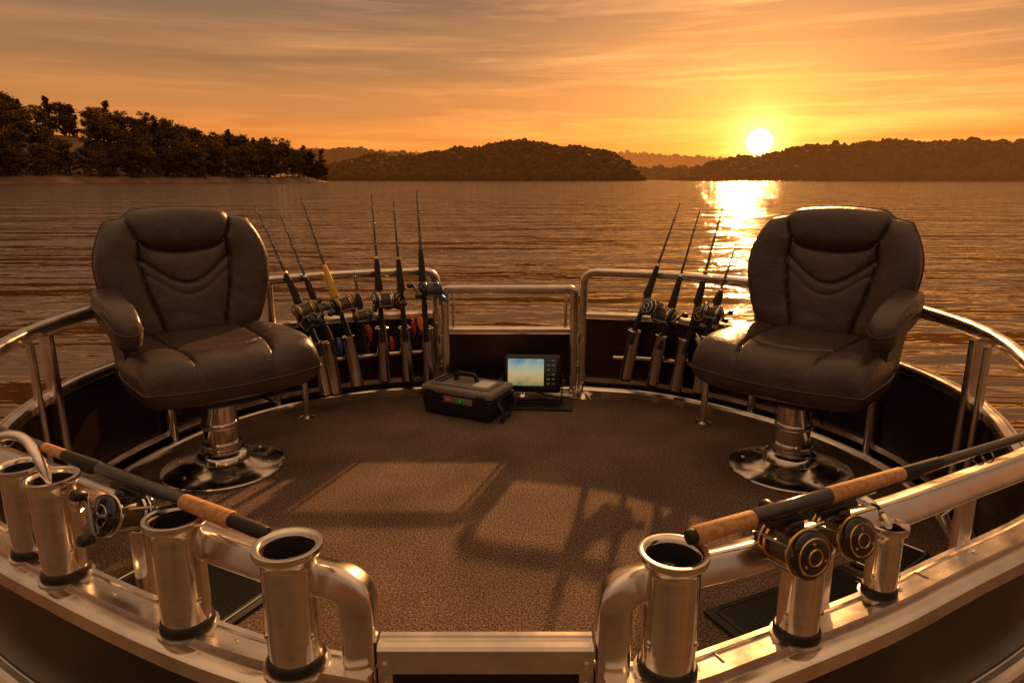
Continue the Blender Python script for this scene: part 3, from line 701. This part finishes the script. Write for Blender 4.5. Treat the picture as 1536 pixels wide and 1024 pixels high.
bm=bmesh.new(); bmesh.ops.create_icosphere(bm,subdivisions=2,radius=1); ICO=np.array([v.co[:] for v in bm.verts]); ICF=np.array([[v.index for v in f.verts] for f in bm.faces]); bm.free()
def hill(name,Y,pts,depth,m,crown,ncr,seed):
    rs=np.random.RandomState(seed)
    xs=np.array([p[0] for p in pts]); hs=np.array([p[1] for p in pts])
    def hh(x,w):
        b=np.interp(x,xs,hs)+1.2*np.sin(x*.09+seed)+.8*np.sin(x*.23); return WZ-.3+np.maximum(b,0)*np.sin(np.clip(w,0,2)*math.pi/2)**.75
    X=np.linspace(xs[0],xs[-1],120); W=np.linspace(0,2,16); V=[];F=[]
    for x in X:
        for w in W: V.append((x,Y+depth*w,float(hh(x,w))))
    for i in range(119):
        for j in range(15): a=i*16+j; F.append((a,a+16,a+17,a+1))
    off=len(V)
    AV=[np.array(V)]; AF=[]
    x=rs.uniform(xs[0],xs[-1],ncr); w=rs.uniform(0.0,1.25,ncr); w[:ncr//6]=rs.uniform(0,.05,ncr//6)
    for i in range(ncr):
        hgt=np.interp(x[i],xs,hs)
        s=crown*rs.uniform(.5,1.15)*min(1,.35+hgt/12)
        d=1+.20*rs.randn(len(ICO))
        v=ICO*d[:,None]*s*np.array([1,1,rs.uniform(.8,1.3)])+np.array([x[i],Y+depth*w[i],hh(x[i],w[i])+s*.4])
        AV.append(v); AF.append(ICF+off); off+=len(ICO)
    me=bpy.data.meshes.new(name)
    me.from_pydata(np.concatenate(AV).tolist(),[],F+np.concatenate(AF).tolist())
    me.materials.append(m); o=bpy.data.objects.new(name,me); scene.collection.objects.link(o); return o
HAZE_GLOW=(1.0,.30,.05)  # haze put into hill materials as orange glow, paler base far off
hA=foliage_mat('hill_forest_mid',(.026,.018,.008),(.085,.044,.014),HAZE_GLOW,.042,.12)
hB=foliage_mat('hill_forest_far',(.04,.028,.014),(.08,.045,.022),HAZE_GLOW,.14,.08)
hC=foliage_mat('hill_forest_haze',(.10,.06,.035),(.14,.08,.04),HAZE_GLOW,.42,.05)
hD=foliage_mat('hill_forest_right',(.030,.020,.008),(.080,.042,.013),HAZE_GLOW,.115,.12)
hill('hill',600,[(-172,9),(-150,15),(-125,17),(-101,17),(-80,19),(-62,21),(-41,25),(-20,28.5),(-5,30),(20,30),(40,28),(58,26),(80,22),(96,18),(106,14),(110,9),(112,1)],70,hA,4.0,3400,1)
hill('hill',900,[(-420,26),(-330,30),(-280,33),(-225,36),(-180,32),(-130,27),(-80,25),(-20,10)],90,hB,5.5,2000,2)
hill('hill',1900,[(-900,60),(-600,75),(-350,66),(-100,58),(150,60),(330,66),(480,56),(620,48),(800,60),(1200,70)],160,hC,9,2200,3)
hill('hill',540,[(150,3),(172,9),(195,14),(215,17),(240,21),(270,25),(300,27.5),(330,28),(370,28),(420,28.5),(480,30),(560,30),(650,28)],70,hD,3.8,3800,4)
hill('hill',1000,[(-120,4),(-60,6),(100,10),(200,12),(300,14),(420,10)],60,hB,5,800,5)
hill('hill',-190,[(-260,14),(-160,20),(-60,24),(40,18),(120,23),(220,20),(300,15)],40,hA,3.8,900,6)  # unseen, added behind the camera to reflect as a dark band in metal

# ---------------------------------------------------------------- world
w=bpy.data.worlds.new('World'); scene.world=w; w.use_nodes=True
nt=w.node_tree; nt.nodes.clear(); lk=nt.links.new
out=nt.nodes.new('ShaderNodeOutputWorld'); bg=nt.nodes.new('ShaderNodeBackground'); lk(bg.outputs[0],out.inputs[0])
tc=nt.nodes.new('ShaderNodeTexCoord')
nrm=nt.nodes.new('ShaderNodeVectorMath'); nrm.operation='NORMALIZE'; lk(tc.outputs['Generated'],nrm.inputs[0])
sp=nt.nodes.new('ShaderNodeSeparateXYZ'); lk(nrm.outputs[0],sp.inputs[0])
def M_(op,a,b=None,c=None,clamp=False):
    n=nt.nodes.new('ShaderNodeMath'); n.operation=op; n.use_clamp=clamp
    for i,v in enumerate((a,b,c)):
        if v is None: continue
        if isinstance(v,(int,float)): n.inputs[i].default_value=v
        else: lk(v,n.inputs[i])
    return n.outputs[0]
def ramp(fac,els,interp='EASE'):
    r=nt.nodes.new('ShaderNodeValToRGB'); r.color_ramp.interpolation=interp; e=r.color_ramp.elements
    e[0].position=els[0][0]; e[0].color=(*els[0][1],1); e[1].position=els[-1][0]; e[1].color=(*els[-1][1],1)
    for p,c in els[1:-1]: x=e.new(p); x.color=(*c,1)
    lk(fac,r.inputs[0]); return r.outputs[0]
def scale(col,f):
    n=nt.nodes.new('ShaderNodeVectorMath'); n.operation='SCALE'
    if isinstance(col,tuple): n.inputs[0].default_value=col
    else: lk(col,n.inputs[0])
    if isinstance(f,(int,float)): n.inputs['Scale'].default_value=f
    else: lk(f,n.inputs['Scale'])
    return n.outputs[0]
def add(a,b):
    n=nt.nodes.new('ShaderNodeVectorMath'); n.operation='ADD'; lk(a,n.inputs[0]); lk(b,n.inputs[1]); return n.outputs[0]
def mix(f,a,b):
    n=nt.nodes.new('ShaderNodeMix'); n.data_type='RGBA'; 
    if isinstance(f,(int,float)): n.inputs[0].default_value=f
    else: lk(f,n.inputs[0])
    lk(a,n.inputs[6]); lk(b,n.inputs[7]); return n.outputs[2]
z=sp.outputs['Z']; zp=M_('MAXIMUM',z,0.0)
front=ramp(zp,[(0,(.86,.235,.026)),(.05,(.76,.235,.040)),(.10,(.58,.225,.062)),(.16,(.36,.175,.072)),(.235,(.205,.128,.080)),(.42,(.25,.145,.08)),(.65,(.50,.28,.14)),(.85,(.76,.43,.21)),(1,(.78,.44,.21))])
back=ramp(zp,[(0,(.18,.10,.065)),(.12,(.26,.15,.095)),(.3,(.28,.17,.11)),(.55,(.40,.235,.135)),(.8,(.68,.39,.20)),(1,(.78,.44,.21))])
fy=M_('MULTIPLY_ADD',sp.outputs['Y'],.5,.5,clamp=True)
base=mix(ramp(fy,[(.30,(0,0,0)),(.80,(1,1,1))]),back,front)
dt=nt.nodes.new('ShaderNodeVectorMath'); dt.operation='DOT_PRODUCT'; lk(nrm.outputs[0],dt.inputs[0]); dt.inputs[1].default_value=SUNV
dp=M_('MAXIMUM',dt.outputs['Value'],0.0)
col=base
for pw,c,k in ((9,(.24,.060,.001),1.),(45,(.45,.135,.006),1.),(300,(.65,.28,.03),.9),(2000,(1,.62,.22),1.5)):
    col=add(col,scale(c,M_('MULTIPLY',M_('POWER',dp,pw),k)))
def cloud(scl,rot,lo,hi,seed,det=6):
    mp=nt.nodes.new('ShaderNodeMapping'); mp.inputs['Scale'].default_value=scl; mp.inputs['Rotation'].default_value=rot; mp.inputs['Location'].default_value=(seed,seed*.7,0)
    lk(nrm.outputs[0],mp.inputs[0])
    n=nt.nodes.new('ShaderNodeTexNoise'); n.inputs['Scale'].default_value=1; n.inputs['Detail'].default_value=det; n.inputs['Roughness'].default_value=.6; n.inputs['Distortion'].default_value=.5
    lk(mp.outputs[0],n.inputs['Vector'])
    r=nt.nodes.new('ShaderNodeMapRange'); r.inputs[1].default_value=lo; r.inputs[2].default_value=hi; r.clamp=True; lk(n.outputs[0],r.inputs[0]); return r.outputs[0]
c1=cloud((1.8,1.8,24),(0,R(5),0),.50,.70,3.1); c2=cloud((3.4,3.4,62),(0,R(-3),0),.52,.72,8.3)
hz=ramp(zp,[(0.0,(.1,.1,.1)),(.05,(1,1,1)),(.3,(.9,.9,.9)),(.5,(.2,.2,.2))])
cm=M_('MULTIPLY',M_('ADD',M_('MULTIPLY',c1,.6),M_('MULTIPLY',c2,.5)),hz)
sunside=M_('POWER',dp,7)
cc=add(scale((.15,.048,.015),cm),scale((.75,.34,.08),M_('MULTIPLY',cm,sunside)))
col=add(col,cc)
dark=cloud((2.0,2.0,30),(0,R(3),0),.50,.78,15.2,4)
col=scale(col,M_('MULTIPLY_ADD',dark,-.18,1.0))
disc=nt.nodes.new('ShaderNodeMapRange'); disc.interpolation_type='SMOOTHSTEP'; disc.inputs[1].default_value=math.cos(R(1.05)); disc.inputs[2].default_value=math.cos(R(.5)); lk(dt.outputs['Value'],disc.inputs[0])
col=add(col,scale((22,11,3.2),disc.outputs[0]))
sky=nt.nodes.new('ShaderNodeTexSky'); sky.sky_type='NISHITA'; sky.sun_disc=False; sky.sun_elevation=R(5); sky.sun_rotation=AZ; sky.dust_density=3
col=add(col,scale(sky.outputs[0],.005))
lk(col,bg.inputs[0]); bg.inputs[1].default_value=1.0

# ---------------------------------------------------------------- sun + camera
EL=R(21)
Ls=Vector((math.sin(AZ)*math.cos(EL),math.cos(AZ)*math.cos(EL),math.sin(EL)))
sd=bpy.data.lights.new('sun','SUN'); sd.energy=5.0; sd.angle=R(.9); sd.color=(1,.46,.15)
so=bpy.data.objects.new('sun',sd); scene.collection.objects.link(so); so.rotation_euler=Ls.to_track_quat('Z','Y').to_euler(); so.location=(30,80,25)
cd=bpy.data.cameras.new('camera'); cd.lens=24; cd.sensor_width=36; cd.clip_start=.05; cd.clip_end=30000
co=bpy.data.objects.new('camera',cd); scene.collection.objects.link(co); co.location=(0,0,1.2); co.rotation_euler=(R(90-13.4),0,0)
scene.camera=co
